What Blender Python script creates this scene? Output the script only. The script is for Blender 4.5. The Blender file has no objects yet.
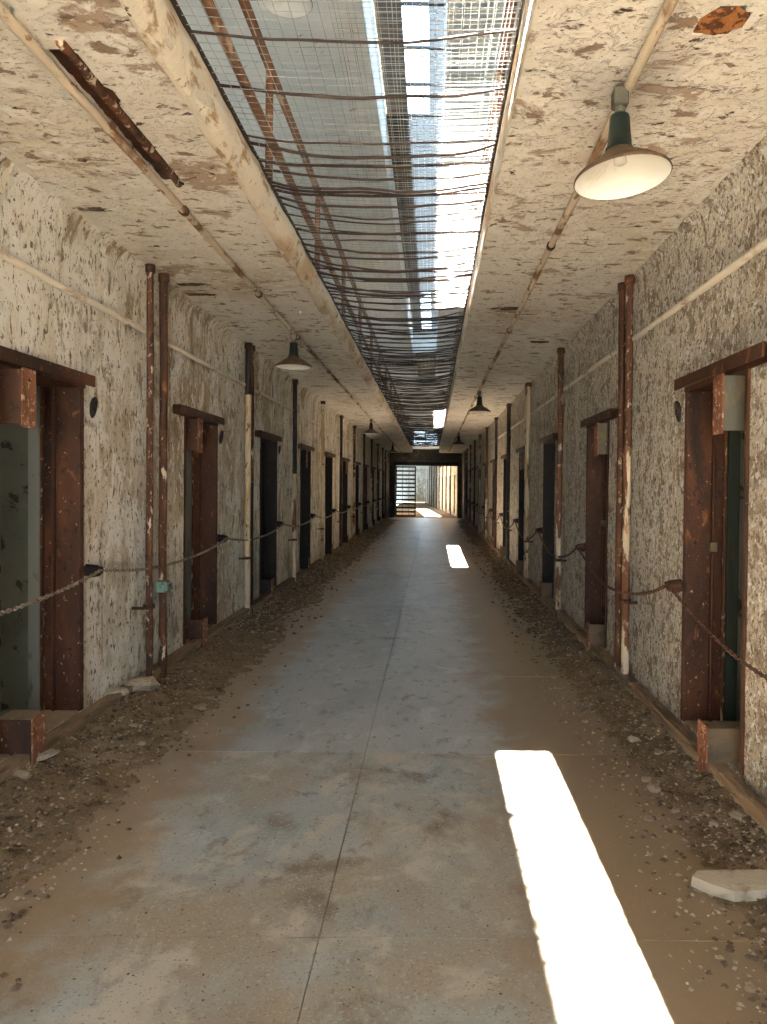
import bpy, bmesh, math, random
from mathutils import Vector, Matrix, noise
R = random.Random(7)
sc = bpy.context.scene
C = sc.collection
PI = math.pi

# ---------------------------------------------------------------- camera, sky, sun, exposure
F = 769.0                                    # focal length in pixels of the 767x1024 frame
EYE = 1.58
cam_d = bpy.data.cameras.new('camera'); cam = bpy.data.objects.new('camera', cam_d); C.objects.link(cam)
cam_d.sensor_fit = 'VERTICAL'; cam_d.sensor_height = 36.0; cam_d.lens = 36.0 * F / 1024.0
cam_d.clip_start = 0.05; cam_d.clip_end = 300
cam.location = (0, 0, EYE)
PITCH = math.radians(1.0)
cam.rotation_euler = (Matrix.Rotation(PI / 2 - PITCH, 4, 'X') @ Matrix.Rotation(math.radians(0.55), 4, 'Z')).to_euler()
cam_d.shift_x = -48.5 / 1024; cam_d.shift_y = -(26 - F * math.tan(PITCH)) / 1024      # the frame was cropped off-centre
sc.camera = cam

world = bpy.data.worlds.new('sky'); sc.world = world; world.use_nodes = True
bg = world.node_tree.nodes['Background']
bg.inputs['Color'].default_value = (0.62, 0.82, 1.0, 1); bg.inputs['Strength'].default_value = 5.0

SUN_DX, SUN_DY = 0.116, -1.0                 # metres travelled per metre of drop
sun_d = bpy.data.lights.new('sun', 'SUN'); sun = bpy.data.objects.new('sun', sun_d); C.objects.link(sun)
sun_d.energy = 190.0; sun_d.angle = math.radians(0.53); sun_d.color = (1.0, 0.935, 0.83)
sun.rotation_euler = Vector((SUN_DX, SUN_DY, -1)).to_track_quat('-Z', 'Y').to_euler()
sun.location = (-1, 14, 12)

sc.view_settings.view_transform = 'Standard'; sc.view_settings.look = 'None'
sc.view_settings.gamma = 1.0; sc.view_settings.use_curve_mapping = False
sc.view_settings.exposure = 1.15
cy = sc.cycles
cy.use_denoising = True; cy.max_bounces = 14; cy.diffuse_bounces = 9; cy.glossy_bounces = 4
cy.transmission_bounces = 6; cy.transparent_max_bounces = 16; cy.sample_clamp_indirect = 12.0
cy.caustics_reflective = False; cy.caustics_refractive = False

# ---------------------------------------------------------------- dimensions
XL, XR = -2.23, 1.586                        # wall faces
H, TOP = 3.23, 3.41                          # gallery soffit, gallery floor
SL, SR = -1.00, 0.34                         # sides of the open slot between the galleries
XC = (XL + XR) / 2
Y0, Y1 = -5.0, 38.4                          # rear end left open to let light in, far portal
BAY = 3.05
NB = 11
DL = (3.87, 4.87); DR = (3.87, 4.78)         # first cell doorways, near and far edge
SILL, HEAD = 0.13, 2.20
WT = 0.5                                     # wall thickness
SPRING, RISE = 5.3, 1.25
WL, WR = -0.75, 0.11                         # roof well
WTOP = 7.18
GL = -0.415                                  # left edge of the open glazing
ORD = ['nearest', 'second', 'third', 'fourth', 'fifth', 'sixth', 'seventh', 'eighth', 'ninth', 'tenth', 'eleventh', 'twelfth']
def ordc(i):                                 # "nearest to" / "second from" the camera
    return 'nearest the camera' if i == 0 else ORD[i] + ' from the camera'

# ---------------------------------------------------------------- portals for the daylight openings
def portal(name, loc, rot, sx, sy):
    d = bpy.data.lights.new(name, 'AREA'); d.shape = 'RECTANGLE'; d.size = sx; d.size_y = sy
    d.cycles.is_portal = True
    o = bpy.data.objects.new(name, d); C.objects.link(o); o.location = loc; o.rotation_euler = rot
OPEN = [(6.35, 11.75), (22.2, 27.6)]
GR = -0.09                                   # right edge of the unglazed strip
for a, b in OPEN:
    portal('skylight_portal', ((GL + GR) / 2, (a + b) / 2, WTOP + 0.06), (0, 0, 0), GR - GL, b - a)
portal('rear_portal', (XC, Y0 - 0.02, H / 2), (PI / 2, 0, 0), XR - XL, H)  # unseen rear opening, added so daylight fills in from behind the camera

# ---------------------------------------------------------------- materials
def mat(name, base, layers=(), rough=0.85, bump=0.3, bump_scale=40, metal=0.0, coord='Object', rand=False, bump_dist=0.01, spec=0.3):
    """base colour under noise layers: (colour, scale, threshold, softness, stretch xyz[, detail])"""
    m = bpy.data.materials.new(name); m.use_nodes = True
    nt = m.node_tree; N = nt.nodes; L = nt.links
    bs = N['Principled BSDF']; bs.inputs['Roughness'].default_value = rough; bs.inputs['Metallic'].default_value = metal
    bs.inputs['Specular IOR Level'].default_value = spec
    tc = N.new('ShaderNodeTexCoord'); src = tc.outputs[coord]
    if rand:
        oi = N.new('ShaderNodeObjectInfo'); ad = N.new('ShaderNodeVectorMath'); ad.operation = 'ADD'
        sca = N.new('ShaderNodeMath'); sca.operation = 'MULTIPLY'; sca.inputs[1].default_value = 37.0
        L.new(oi.outputs['Random'], sca.inputs[0]); L.new(src, ad.inputs[0]); L.new(sca.outputs[0], ad.inputs[1]); src = ad.outputs[0]
    col = None; hsum = None
    for i, ly in enumerate(layers):
        c, s, th, so, st = ly[:5]; det = ly[5] if len(ly) > 5 else 8
        mp = N.new('ShaderNodeMapping'); mp.inputs['Scale'].default_value = st; mp.inputs['Location'].default_value = (i * 3.7, i * 1.3, i * 5.1)
        L.new(src, mp.inputs['Vector'])
        nz = N.new('ShaderNodeTexNoise'); nz.inputs['Scale'].default_value = s; nz.inputs['Detail'].default_value = det; nz.inputs['Roughness'].default_value = 0.62; nz.inputs['Distortion'].default_value = 0.35
        L.new(mp.outputs[0], nz.inputs['Vector'])
        mr = N.new('ShaderNodeMapRange'); mr.interpolation_type = 'SMOOTHSTEP'
        mr.inputs['From Min'].default_value = th; mr.inputs['From Max'].default_value = th + so
        L.new(nz.outputs['Fac'], mr.inputs['Value'])
        mx = N.new('ShaderNodeMix'); mx.data_type = 'RGBA'; mx.inputs[7].default_value = (*c, 1)
        if col is None: mx.inputs[6].default_value = (*base, 1)
        else: L.new(col, mx.inputs[6])
        L.new(mr.outputs[0], mx.inputs[0]); col = mx.outputs[2]
        if so < 0.12:
            if hsum is None: hsum = mr.outputs[0]
            else:
                a = N.new('ShaderNodeMath'); a.operation = 'ADD'; L.new(hsum, a.inputs[0]); L.new(mr.outputs[0], a.inputs[1]); hsum = a.outputs[0]
    if col is None: bs.inputs['Base Color'].default_value = (*base, 1)
    else: L.new(col, bs.inputs['Base Color'])
    if bump > 0:
        nz = N.new('ShaderNodeTexNoise'); nz.inputs['Scale'].default_value = bump_scale; nz.inputs['Detail'].default_value = 6; nz.inputs['Roughness'].default_value = 0.7
        L.new(src, nz.inputs['Vector']); h = nz.outputs['Fac']
        if hsum is not None:
            a = N.new('ShaderNodeMath'); a.operation = 'MULTIPLY_ADD'; a.inputs[1].default_value = -0.8
            L.new(hsum, a.inputs[0]); L.new(h, a.inputs[2]); h = a.outputs[0]
        b = N.new('ShaderNodeBump'); b.inputs['Strength'].default_value = bump; b.inputs['Distance'].default_value = bump_dist
        L.new(h, b.inputs['Height']); L.new(b.outputs[0], bs.inputs['Normal'])
    m['col'] = 1
    return m
M = {}
M['wall'] = mat('wall_plaster', (0.82, 0.77, 0.67), [
    ((0.54, 0.44, 0.30), 0.8, 0.45, 0.20, (1, 1, 0.6), 12),
    ((0.92, 0.90, 0.85), 2.2, 0.49, 0.08, (1, 1, 0.5), 14),
    ((0.42, 0.34, 0.235), 6.0, 0.53, 0.10, (1, 1, 0.6), 14),
    ((0.94, 0.92, 0.88), 12.0, 0.54, 0.07, (1, 1, 0.55), 12),
    ((0.24, 0.18, 0.12), 28.0, 0.565, 0.07, (1, 1, 0.6), 10),
    ((0.09, 0.065, 0.045), 50.0, 0.605, 0.06, (1, 1, 0.7), 8),
    ((0.36, 0.265, 0.155), 1.5, 0.56, 0.14, (1, 2.4, 0.2), 12),
    ((0.40, 0.43, 0.36), 1.1, 0.62, 0.14, (1, 1, 1)),
], bump=0.8, bump_scale=24, bump_dist=0.02)
M['wall_r'] = mat('wall_plaster_flaking', (0.78, 0.73, 0.63), [
    ((0.54, 0.46, 0.35), 0.9, 0.44, 0.25, (1, 1, 0.6)),
    ((0.36, 0.285, 0.20), 7.0, 0.49, 0.10, (1, 1, 0.9), 14),
    ((0.92, 0.90, 0.86), 22.0, 0.51, 0.07, (1, 1, 1), 10),
    ((0.84, 0.80, 0.71), 1.3, 0.57, 0.06, (1, 1.4, 0.35), 12),
    ((0.24, 0.18, 0.12), 34.0, 0.54, 0.08, (1, 1, 1), 10),
    ((0.13, 0.095, 0.065), 60.0, 0.60, 0.07, (1, 1, 1), 8),
    ((0.92, 0.90, 0.86), 75.0, 0.59, 0.07, (1, 1, 1), 6),
], bump=0.9, bump_scale=30, bump_dist=0.02)
M['ceil'] = mat('soffit_paint', (0.85, 0.82, 0.76), [
    ((0.68, 0.61, 0.51), 0.7, 0.45, 0.25, (1, 0.8, 1)),
    ((0.90, 0.88, 0.83), 4.0, 0.50, 0.14, (1, 1, 1), 12),
    ((0.48, 0.37, 0.285), 2.6, 0.565, 0.05, (0.9, 1.2, 1), 14),
    ((0.86, 0.83, 0.77), 14.0, 0.52, 0.10, (0.9, 1.1, 1), 12),
    ((0.33, 0.24, 0.17), 9.0, 0.585, 0.05, (0.8, 1.2, 1), 14),
    ((0.08, 0.055, 0.036), 13.0, 0.635, 0.04, (0.7, 1.3, 1), 12),
    ((0.48, 0.36, 0.26), 42.0, 0.59, 0.08, (0.8, 1.2, 1), 8),
], bump=0.8, bump_scale=20, bump_dist=0.014)
M['nosing'] = mat('slab_nosing_paint', (0.83, 0.77, 0.66), [
    ((0.60, 0.45, 0.28), 2.2, 0.44, 0.20, (1.6, 0.5, 1.6), 12),
    ((0.88, 0.85, 0.77), 5.0, 0.54, 0.10, (1.5, 0.6, 1.5), 12),
    ((0.42, 0.28, 0.15), 8.0, 0.54, 0.12, (1.5, 0.6, 1.5), 12),
    ((0.22, 0.14, 0.08), 18.0, 0.64, 0.05, (1, 1, 1)),
], bump=0.7, bump_scale=9, bump_dist=0.03)
M['vault'] = mat('vault_paint', (0.80, 0.84, 0.84), [
    ((0.62, 0.62, 0.58), 1.2, 0.52, 0.2, (1, 0.4, 1)),
    ((0.45, 0.36, 0.27), 6.0, 0.63, 0.05, (0.6, 1.4, 1)),
], bump=0.3, bump_scale=12)
M['slab'] = None
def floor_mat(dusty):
    lay = [((0.27, 0.305, 0.315), 1.4, 0.46, 0.2, (1, 0.5, 1)),  # blue-grey tones put the blue skylight tint into the concrete colour
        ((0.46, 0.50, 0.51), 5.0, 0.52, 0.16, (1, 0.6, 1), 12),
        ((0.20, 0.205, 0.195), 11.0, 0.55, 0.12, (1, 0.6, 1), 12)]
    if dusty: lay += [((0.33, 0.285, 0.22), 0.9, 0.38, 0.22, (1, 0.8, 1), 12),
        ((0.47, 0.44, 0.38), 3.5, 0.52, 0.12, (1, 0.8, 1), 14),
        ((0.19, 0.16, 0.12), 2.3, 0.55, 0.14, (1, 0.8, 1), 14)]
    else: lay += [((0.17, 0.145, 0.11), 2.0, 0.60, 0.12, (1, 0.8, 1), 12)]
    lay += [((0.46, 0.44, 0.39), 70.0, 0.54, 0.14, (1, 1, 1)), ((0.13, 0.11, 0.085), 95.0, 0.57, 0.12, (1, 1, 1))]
    m = mat('dusty_concrete' if dusty else 'worn_sky_tinted_concrete', (0.37, 0.40, 0.41), lay, bump=0.4, bump_scale=60, rough=0.7 if dusty else 0.42, bump_dist=0.005, spec=0.5)
    nt = m.node_tree; N = nt.nodes; L = nt.links; bs = N['Principled BSDF']
    old = bs.inputs['Base Color'].links[0].from_socket
    tc = N.new('ShaderNodeTexCoord'); sx = N.new('ShaderNodeSeparateXYZ'); L.new(tc.outputs['Object'], sx.inputs[0])
    nz = N.new('ShaderNodeTexNoise'); nz.inputs['Scale'].default_value = 2.2; nz.inputs['Detail'].default_value = 9; nz.inputs['Roughness'].default_value = 0.65
    L.new(tc.outputs['Object'], nz.inputs['Vector'])
    # soil trodden in from both verges: lies thickest away from the walked middle strip
    def math(op, a, b):
        n = N.new('ShaderNodeMath'); n.operation = op
        for i, v in enumerate((a, b)):
            if isinstance(v, (int, float)): n.inputs[i].default_value = v
            else: L.new(v, n.inputs[i])
        return n.outputs[0]
    d1 = math('ABSOLUTE', math('ADD', sx.outputs['X'], 0.42), 0)
    d2 = math('ADD', d1, math('MULTIPLY', math('SUBTRACT', nz.outputs['Fac'], 0.5), 1.1))
    mr = N.new('ShaderNodeMapRange'); mr.interpolation_type = 'SMOOTHSTEP'; mr.inputs['From Min'].default_value = 0.66; mr.inputs['From Max'].default_value = 1.0
    L.new(d2, mr.inputs['Value'])
    mx = N.new('ShaderNodeMix'); mx.data_type = 'RGBA'; L.new(old, mx.inputs[6]); mx.inputs[7].default_value = (0.285, 0.21, 0.135, 1)
    sf = math('MULTIPLY', mr.outputs[0], 0.92); L.new(sf, mx.inputs[0])
    L.new(mx.outputs[2], bs.inputs['Base Color'])
    return m
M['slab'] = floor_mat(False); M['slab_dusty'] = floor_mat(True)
M['soil'] = mat('soil', (0.25, 0.185, 0.12), [
    ((0.34, 0.265, 0.175), 3.0, 0.5, 0.2, (1, 1, 1)),
    ((0.10, 0.07, 0.04), 8.0, 0.56, 0.12, (1, 1, 1)),
    ((0.42, 0.35, 0.26), 45.0, 0.62, 0.06, (1, 1, 1)),
    ((0.06, 0.045, 0.03), 60.0, 0.60, 0.06, (1, 1, 1)),
], bump=0.9, bump_scale=55, bump_dist=0.02, rough=1.0, spec=0.1)
M['ground'] = mat('bounce_plane', (0.50, 0.44, 0.36), [((0.40, 0.35, 0.28), 2, 0.5, 0.2, (1, 1, 1))], bump=0)  # for the added bounce plane behind the camera
M['rust'] = mat('rusted_steel', (0.060, 0.023, 0.012), [
    ((0.115, 0.043, 0.017), 3.0, 0.47, 0.22, (1, 1, 0.35), 12),
    ((0.022, 0.011, 0.008), 2.6, 0.50, 0.18, (1, 1, 0.3), 12),
    ((0.25, 0.095, 0.032), 11.0, 0.60, 0.12, (1, 1, 0.5), 12),
    ((0.02, 0.012, 0.009), 24.0, 0.57, 0.10, (1, 1, 0.6)),
    ((0.45, 0.30, 0.19), 40.0, 0.64, 0.05, (1, 1, 0.7)),
], rough=0.55, bump=0.4, bump_scale=60, rand=True)
M['rust_pale'] = mat('flaking_rusted_steel', (0.24, 0.10, 0.055), [
    ((0.14, 0.055, 0.03), 5.0, 0.50, 0.15, (1, 1, 1)),
    ((0.52, 0.33, 0.22), 24.0, 0.56, 0.06, (1, 1, 1)),
    ((0.68, 0.58, 0.47), 32.0, 0.63, 0.04, (1, 1, 1)),
], rough=0.8, bump=0.5, bump_scale=50, rand=True)
M['rust_dirt'] = mat('dirty_lath', (0.07, 0.05, 0.033), [((0.20, 0.14, 0.09), 14.0, 0.5, 0.1, (1, 2, 1), 10), ((0.45, 0.38, 0.29), 22.0, 0.58, 0.06, (1, 2, 1))], bump=0.6, rand=True)
M['rust_orange'] = mat('bright_rust', (0.45, 0.19, 0.06), [
    ((0.13, 0.05, 0.025), 30.0, 0.50, 0.06, (1, 1, 1)),
    ((0.70, 0.42, 0.18), 45.0, 0.60, 0.06, (1, 1, 1)),
], bump=0.8, bump_scale=60, rand=True)
M['pipe_rust'] = mat('rusty_pipe', (0.085, 0.036, 0.020), [
    ((0.20, 0.085, 0.04), 5.0, 0.48, 0.18, (1, 1, 0.4), 12),
    ((0.030, 0.017, 0.011), 8.0, 0.53, 0.12, (1, 1, 0.4), 12),
    ((0.66, 0.55, 0.42), 16.0, 0.575, 0.05, (1, 1, 0.35), 12),
    ((0.48, 0.34, 0.22), 34.0, 0.60, 0.06, (1, 1, 0.5)),
], rough=0.7, bump=0.6, bump_scale=40, rand=True)
M['pipe_peel'] = mat('peeling_painted_pipe', (0.66, 0.54, 0.38), [
    ((0.17, 0.075, 0.04), 7.0, 0.50, 0.04, (1, 1, 0.35)),
    ((0.36, 0.20, 0.10), 15.0, 0.60, 0.05, (1, 1, 0.4)),
], rough=0.8, bump=0.6, bump_scale=40, rand=True)
M['pipe_cream'] = mat('cream_painted_pipe', (0.58, 0.49, 0.35), [
    ((0.40, 0.29, 0.17), 5.0, 0.48, 0.12, (1, 1, 0.3)),
    ((0.13, 0.07, 0.04), 12.0, 0.58, 0.05, (1, 1, 0.4)),
], rough=0.75, bump=0.4, bump_scale=40, rand=True)
M['pipe_black'] = mat('black_painted_pipe', (0.022, 0.019, 0.017), [
    ((0.09, 0.05, 0.03), 9.0, 0.56, 0.08, (1, 1, 0.4)),
    ((0.55, 0.46, 0.34), 18.0, 0.68, 0.03, (1, 1, 0.4)),
], rough=0.55, bump=0.3, bump_scale=40, rand=True)
M['conduit'] = mat('white_painted_conduit', (0.80, 0.75, 0.65), [
    ((0.55, 0.45, 0.33), 5.0, 0.54, 0.10, (1, 0.4, 1)),
    ((0.22, 0.13, 0.08), 11.0, 0.62, 0.04, (1, 0.4, 1)),
], bump=0.4, bump_scale=30)
M['conduit_rust'] = mat('rusted_ceiling_conduit', (0.66, 0.57, 0.45), [
    ((0.20, 0.10, 0.05), 1.6, 0.52, 0.08, (1, 0.5, 1), 12),
    ((0.32, 0.19, 0.10), 12.0, 0.54, 0.06, (1, 0.4, 1)),
    ((0.70, 0.62, 0.50), 15.0, 0.62, 0.04, (1, 0.5, 1)),
], bump=0.6, bump_scale=40)
M['dull_steel'] = mat('dull_grey_steel', (0.10, 0.095, 0.075), [
    ((0.17, 0.125, 0.065), 4.0, 0.52, 0.15, (1, 1, 1)),
    ((0.70, 0.66, 0.58), 20.0, 0.67, 0.03, (1, 1, 1)),
], rough=0.55, bump=0.3, bump_scale=40, rand=True)
M['guide_brown'] = mat('brown_stained_steel', (0.16, 0.115, 0.07), [((0.09, 0.065, 0.042), 4.0, 0.5, 0.15, (1, 1, 1)), ((0.26, 0.13, 0.06), 12.0, 0.6, 0.1, (1, 1, 1))], rough=0.7, bump=0.3, rand=True)
M['dark_steel_and_shade'] = mat('dark_iron_and_doorway_shade', (0.016, 0.012, 0.010), [((0.032, 0.018, 0.012), 12.0, 0.55, 0.1, (1, 1, 1))], rough=0.6, bump=0.4, bump_scale=60, rand=True)  # real dark ironwork, also the shade colour of the farther door frames
M['chain_l'] = mat('greyed_chain_iron', (0.34, 0.28, 0.22), [((0.16, 0.09, 0.06), 30.0, 0.5, 0.1, (1, 1, 1))], rough=0.5, bump=0.2)
M['chain_r'] = mat('rusty_chain_iron', (0.15, 0.07, 0.045), [((0.06, 0.035, 0.025), 30.0, 0.5, 0.1, (1, 1, 1))], rough=0.6, bump=0.2)
M['green'] = mat('green_enamel', (0.010, 0.018, 0.014), [((0.10, 0.05, 0.03), 14.0, 0.62, 0.05, (1, 1, 1))], rough=0.4, bump=0.1)
M['shade_out'] = mat('browned_enamel', (0.085, 0.055, 0.033), [((0.22, 0.13, 0.06), 14.0, 0.55, 0.08, (1, 1, 1))], rough=0.5, bump=0.2)
M['shade_in'] = mat('white_enamel', (0.86, 0.88, 0.86), [((0.72, 0.70, 0.62), 6.0, 0.58, 0.12, (1, 1, 1))], rough=0.25, bump=0.0, spec=0.5)
M['patina'] = mat('verdigris_bronze', (0.16, 0.30, 0.25), [((0.10, 0.08, 0.05), 25.0, 0.52, 0.08, (1, 1, 1))], rough=0.6, bump=0.3)
M['frame_grey'] = mat('grey_painted_wood', (0.24, 0.26, 0.24), [((0.13, 0.13, 0.11), 8.0, 0.55, 0.1, (1, 1, 0.3))], bump=0.3)
M['frame_green'] = mat('dark_green_painted_wood', (0.030, 0.044, 0.037), [((0.06, 0.05, 0.035), 8.0, 0.58, 0.1, (1, 1, 0.3))], bump=0.3)
M['wood'] = mat('weathered_plank', (0.27, 0.19, 0.12), [
    ((0.15, 0.105, 0.065), 6.0, 0.48, 0.15, (3, 0.4, 3)),
    ((0.38, 0.30, 0.21), 16.0, 0.58, 0.08, (3, 0.4, 3)),
], bump=0.5, bump_scale=30, rand=True)
M['stone'] = mat('curb_stone', (0.36, 0.29, 0.20), [
    ((0.24, 0.18, 0.11), 3.0, 0.48, 0.2, (1, 1, 1)),
    ((0.55, 0.48, 0.38), 14.0, 0.60, 0.06, (1, 1, 1)),
], bump=0.6, bump_scale=30)
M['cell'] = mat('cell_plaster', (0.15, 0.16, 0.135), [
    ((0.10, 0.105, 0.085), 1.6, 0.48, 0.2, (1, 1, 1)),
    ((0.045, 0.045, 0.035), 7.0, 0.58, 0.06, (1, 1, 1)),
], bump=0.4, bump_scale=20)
M['end_shade'] = mat('shade_darkened_plaster', (0.085, 0.070, 0.055), [((0.16, 0.13, 0.095), 3.0, 0.5, 0.15, (1, 1, 1)), ((0.03, 0.025, 0.02), 7.0, 0.55, 0.1, (1, 1, 1))], bump=0.4, bump_scale=20)  # dark tone puts the shade of the unlit far bay into the colour
M['rubble'] = mat('plaster_rubble', (0.44, 0.38, 0.30), [
    ((0.27, 0.21, 0.145), 7.0, 0.5, 0.15, (1, 1, 1)),
], bump=0.6, bump_scale=40, rand=True)
M['rock'] = mat('grey_brown_rock', (0.37, 0.31, 0.24), [((0.24, 0.19, 0.13), 9.0, 0.5, 0.12, (1, 1, 1))], bump=0.6, bump_scale=40, rand=True)
M['clod'] = mat('dark_clod', (0.12, 0.085, 0.055), [], bump=0.3, bump_scale=80)
M['flake'] = mat('pale_plaster_flake', (0.74, 0.68, 0.58), [], bump=0.0)
M['wire'] = mat('galvanised_wire', (0.50, 0.51, 0.50), [((0.28, 0.20, 0.14), 3.0, 0.52, 0.12, (1, 1, 1))], rough=0.45, metal=0.3, bump=0)
M['rod'] = mat('dark_rusted_rod', (0.045, 0.028, 0.021), [((0.13, 0.08, 0.055), 4.0, 0.58, 0.12, (1, 1, 1))], rough=0.6, bump=0, rand=True)
M['rail'] = mat('rusty_handrail', (0.20, 0.095, 0.05), [
    ((0.50, 0.36, 0.24), 5.0, 0.54, 0.08, (1, 0.5, 1)), ((0.10, 0.05, 0.03), 8.0, 0.56, 0.1, (1, 0.5, 1))], bump=0.3)
def frosted():
    m = bpy.data.materials.new('milky_skylight_glass'); m.use_nodes = True
    N = m.node_tree.nodes; L = m.node_tree.links
    N.remove(N['Principled BSDF']); t = N.new('ShaderNodeBsdfTranslucent'); t.inputs['Color'].default_value = (0.075, 0.088, 0.10, 1)
    L.new(t.outputs[0], N['Material Output'].inputs[0]); return m
M['frosted'] = frosted()
M['boards'] = mat('dark_roof_board', (0.10, 0.085, 0.07), [((0.17, 0.14, 0.10), 5.0, 0.5, 0.15, (1, 0.3, 1))], bump=0.3)

# ---------------------------------------------------------------- mesh helpers
class MB:
    def __init__(s): s.v = []; s.f = []; s.sm = []; s.mi = []
    def add(s, vs, fs, smooth=False, mi=0):
        b = len(s.v); s.v += [tuple(v) for v in vs]
        for f in fs: s.f.append(tuple(b + i for i in f)); s.sm.append(smooth); s.mi.append(mi)
        return s
    def box(s, x0, x1, y0, y1, z0, z1, mi=0):
        if x0 > x1: x0, x1 = x1, x0
        v = [(x, y, z) for x in (x0, x1) for y in (y0, y1) for z in (z0, z1)]
        return s.add(v, [(0, 1, 3, 2), (4, 6, 7, 5), (0, 4, 5, 1), (2, 3, 7, 6), (0, 2, 6, 4), (1, 5, 7, 3)], mi=mi)
    def bbox(s, x0, x1, y0, y1, z0, z1, b=0.006, mi=0):          # box with chamfered edges
        if x0 > x1: x0, x1 = x1, x0
        bm = bmesh.new(); bmesh.ops.create_cube(bm, size=1)
        for v in bm.verts: v.co = (x0 + (v.co.x + .5) * (x1 - x0), y0 + (v.co.y + .5) * (y1 - y0), z0 + (v.co.z + .5) * (z1 - z0))
        bmesh.ops.bevel(bm, geom=bm.edges[:], offset=b, segments=1, affect='EDGES')
        bm.verts.ensure_lookup_table(); bm.verts.index_update()
        s.add([v.co[:] for v in bm.verts], [[v.index for v in f.verts] for f in bm.faces], mi=mi); bm.free(); return s
    def tube(s, pts, r, n=8, cap=True, mi=0, smooth=True):
        pts = [Vector(p) for p in pts]; rs = r if isinstance(r, (list, tuple)) else [r] * len(pts)
        t0 = (pts[1] - pts[0]).normalized()
        up = Vector((0, 0, 1)) if abs(t0.z) < 0.9 else Vector((1, 0, 0))
        vs = []; fs = []
        for i, p in enumerate(pts):
            t = (pts[min(i + 1, len(pts) - 1)] - pts[max(i - 1, 0)]).normalized()
            a = t.cross(up).normalized(); b = a.cross(t)
            for k in range(n):
                q = 2 * PI * k / n; vs.append(p + rs[i] * (math.cos(q) * a + math.sin(q) * b))
        for i in range(len(pts) - 1):
            for k in range(n):
                k2 = (k + 1) % n; fs.append((i * n + k, i * n + k2, (i + 1) * n + k2, (i + 1) * n + k))
        s.add(vs, fs, smooth, mi)
        if cap:
            s.add([vs[k] for k in range(n)], [tuple(range(n))][:1], False, mi); s.add([vs[-n + k] for k in range(n)], [tuple(reversed(range(n)))], False, mi)
        return s
    def lathe(s, prof, n=32, c=(0, 0, 0), mi=0, smooth=True):
        vs = []; fs = []
        for (r, z) in prof:
            for k in range(n):
                q = 2 * PI * k / n; vs.append((c[0] + r * math.cos(q), c[1] + r * math.sin(q), c[2] + z))
        for i in range(len(prof) - 1):
            for k in range(n):
                k2 = (k + 1) % n; fs.append((i * n + k, i * n + k2, (i + 1) * n + k2, (i + 1) * n + k))
        return s.add(vs, fs, smooth, mi)
    def mesh(s, name, mats):
        me = bpy.data.meshes.new(name); me.from_pydata(s.v, [], s.f)
        me.polygons.foreach_set('use_smooth', s.sm); me.polygons.foreach_set('material_index', s.mi)
        for m in (mats if isinstance(mats, (list, tuple)) else [mats]): me.materials.append(m)
        me.update(); return me
def link(name, me, parent=None, loc=(0, 0, 0), rot=None):
    o = bpy.data.objects.new(name, me); C.objects.link(o); o.location = loc
    if rot: o.rotation_euler = rot
    if parent: o.parent = parent
    return o
def build(mb, name, mats, parent=None, loc=(0, 0, 0), rot=None):
    return link(name, mb.mesh(name, mats), parent, loc, rot)
def tag(o, label, cat=None, group=None, kind=None):
    o['label'] = label
    if cat: o['category'] = cat
    if group: o['group'] = group
    if kind: o['kind'] = kind
    return o
def struct(o, label, cat): return tag(o, label, cat, kind='structure')
def copy_tree(o, parent=None):
    c = o.copy(); C.objects.link(c); c.parent = parent
    for ch in list(o.children): copy_tree(ch, c)
    return c
def nz(p, s=1.0): return noise.noise(Vector(p) * s)

# ---------------------------------------------------------------- floor and concrete slabs
fl = struct(build(MB().box(XL - 0.6, XR + 0.6, Y0, 76, -0.25, -0.012), 'floor', M['soil']), 'packed earth floor under the concrete slabs of the corridor', 'floor')
ys = [2.66 + 1.86 * k for k in range(-4, 20)]
for a, b in zip(ys[:-1], ys[1:]):
    for x0, x1 in ((-2.12, -0.38), (-0.38, 1.47)):
        mb = MB(); g = 0.002; n = 6; dz = R.uniform(-0.0015, 0.001)
        bm = bmesh.new()
        x0r, x1r = x0 + g, x1 - g
        mb.box(x0r, x1r, a + g, b - g, -0.06, dz)
        build(mb, 'concrete_slab', M['slab_dusty'] if b < 4.8 else M['slab'], fl)  # near rows dusty; farther rows keep the painted skylight tint
        bm.free()
struct(build(MB().box(-25, 25, -60, Y0 - 0.01, -0.3, -0.02), 'ground', M['ground']), 'added unseen pale plane behind the open rear end, bouncing sunlight into the corridor', 'ground')  # out of view, added to bounce warm sunlight onto the ceiling

# soil verges against both walls
def verge(name, x_in, x_wall, label, seed):
    mb = MB(); nx = 26; ny = 620; yA, yB = 0.6, 35.5; vs = []; fs = []
    for j in range(ny + 1):
        t = j / ny; y = yA + (yB - yA) * t ** 1.6
        wob = 0.20 * nz((seed, y, 0), 0.7) + 0.07 * nz((seed, y, 3), 3) + 0.03 * nz((seed, y, 5), 11)
        for i in range(nx + 1):
            u = i / nx; x = (x_in + wob) + (x_wall - x_in - wob) * u
            h = -0.004 + 0.12 * u ** 1.6 * (0.75 + 0.6 * nz((x, y, seed), 1.6)) + (0.010 + 0.034 * u) * nz((x, y, seed), 7) + 0.020 * nz((x, y, 1), 23) * u ** .5
            if u < 0.08: h -= 0.02 * (1 - u / 0.08)
            vs.append((x, y, max(h, -0.03)))
    w = nx + 1
    for j in range(ny):
        for i in range(nx): fs.append((j * w + i, j * w + i + 1, (j + 1) * w + i + 1, (j + 1) * w + i))
    mb.add(vs, fs, True)
    return tag(build(mb, name, M['soil']), label, 'soil', kind='stuff')
verge('soil_verge', -1.52, XL + 0.02, 'loose brown soil banked along the left wall', 1.0)
verge('soil_verge', 1.08, XR - 0.02, 'loose brown soil banked along the right wall', 5.0)
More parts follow.
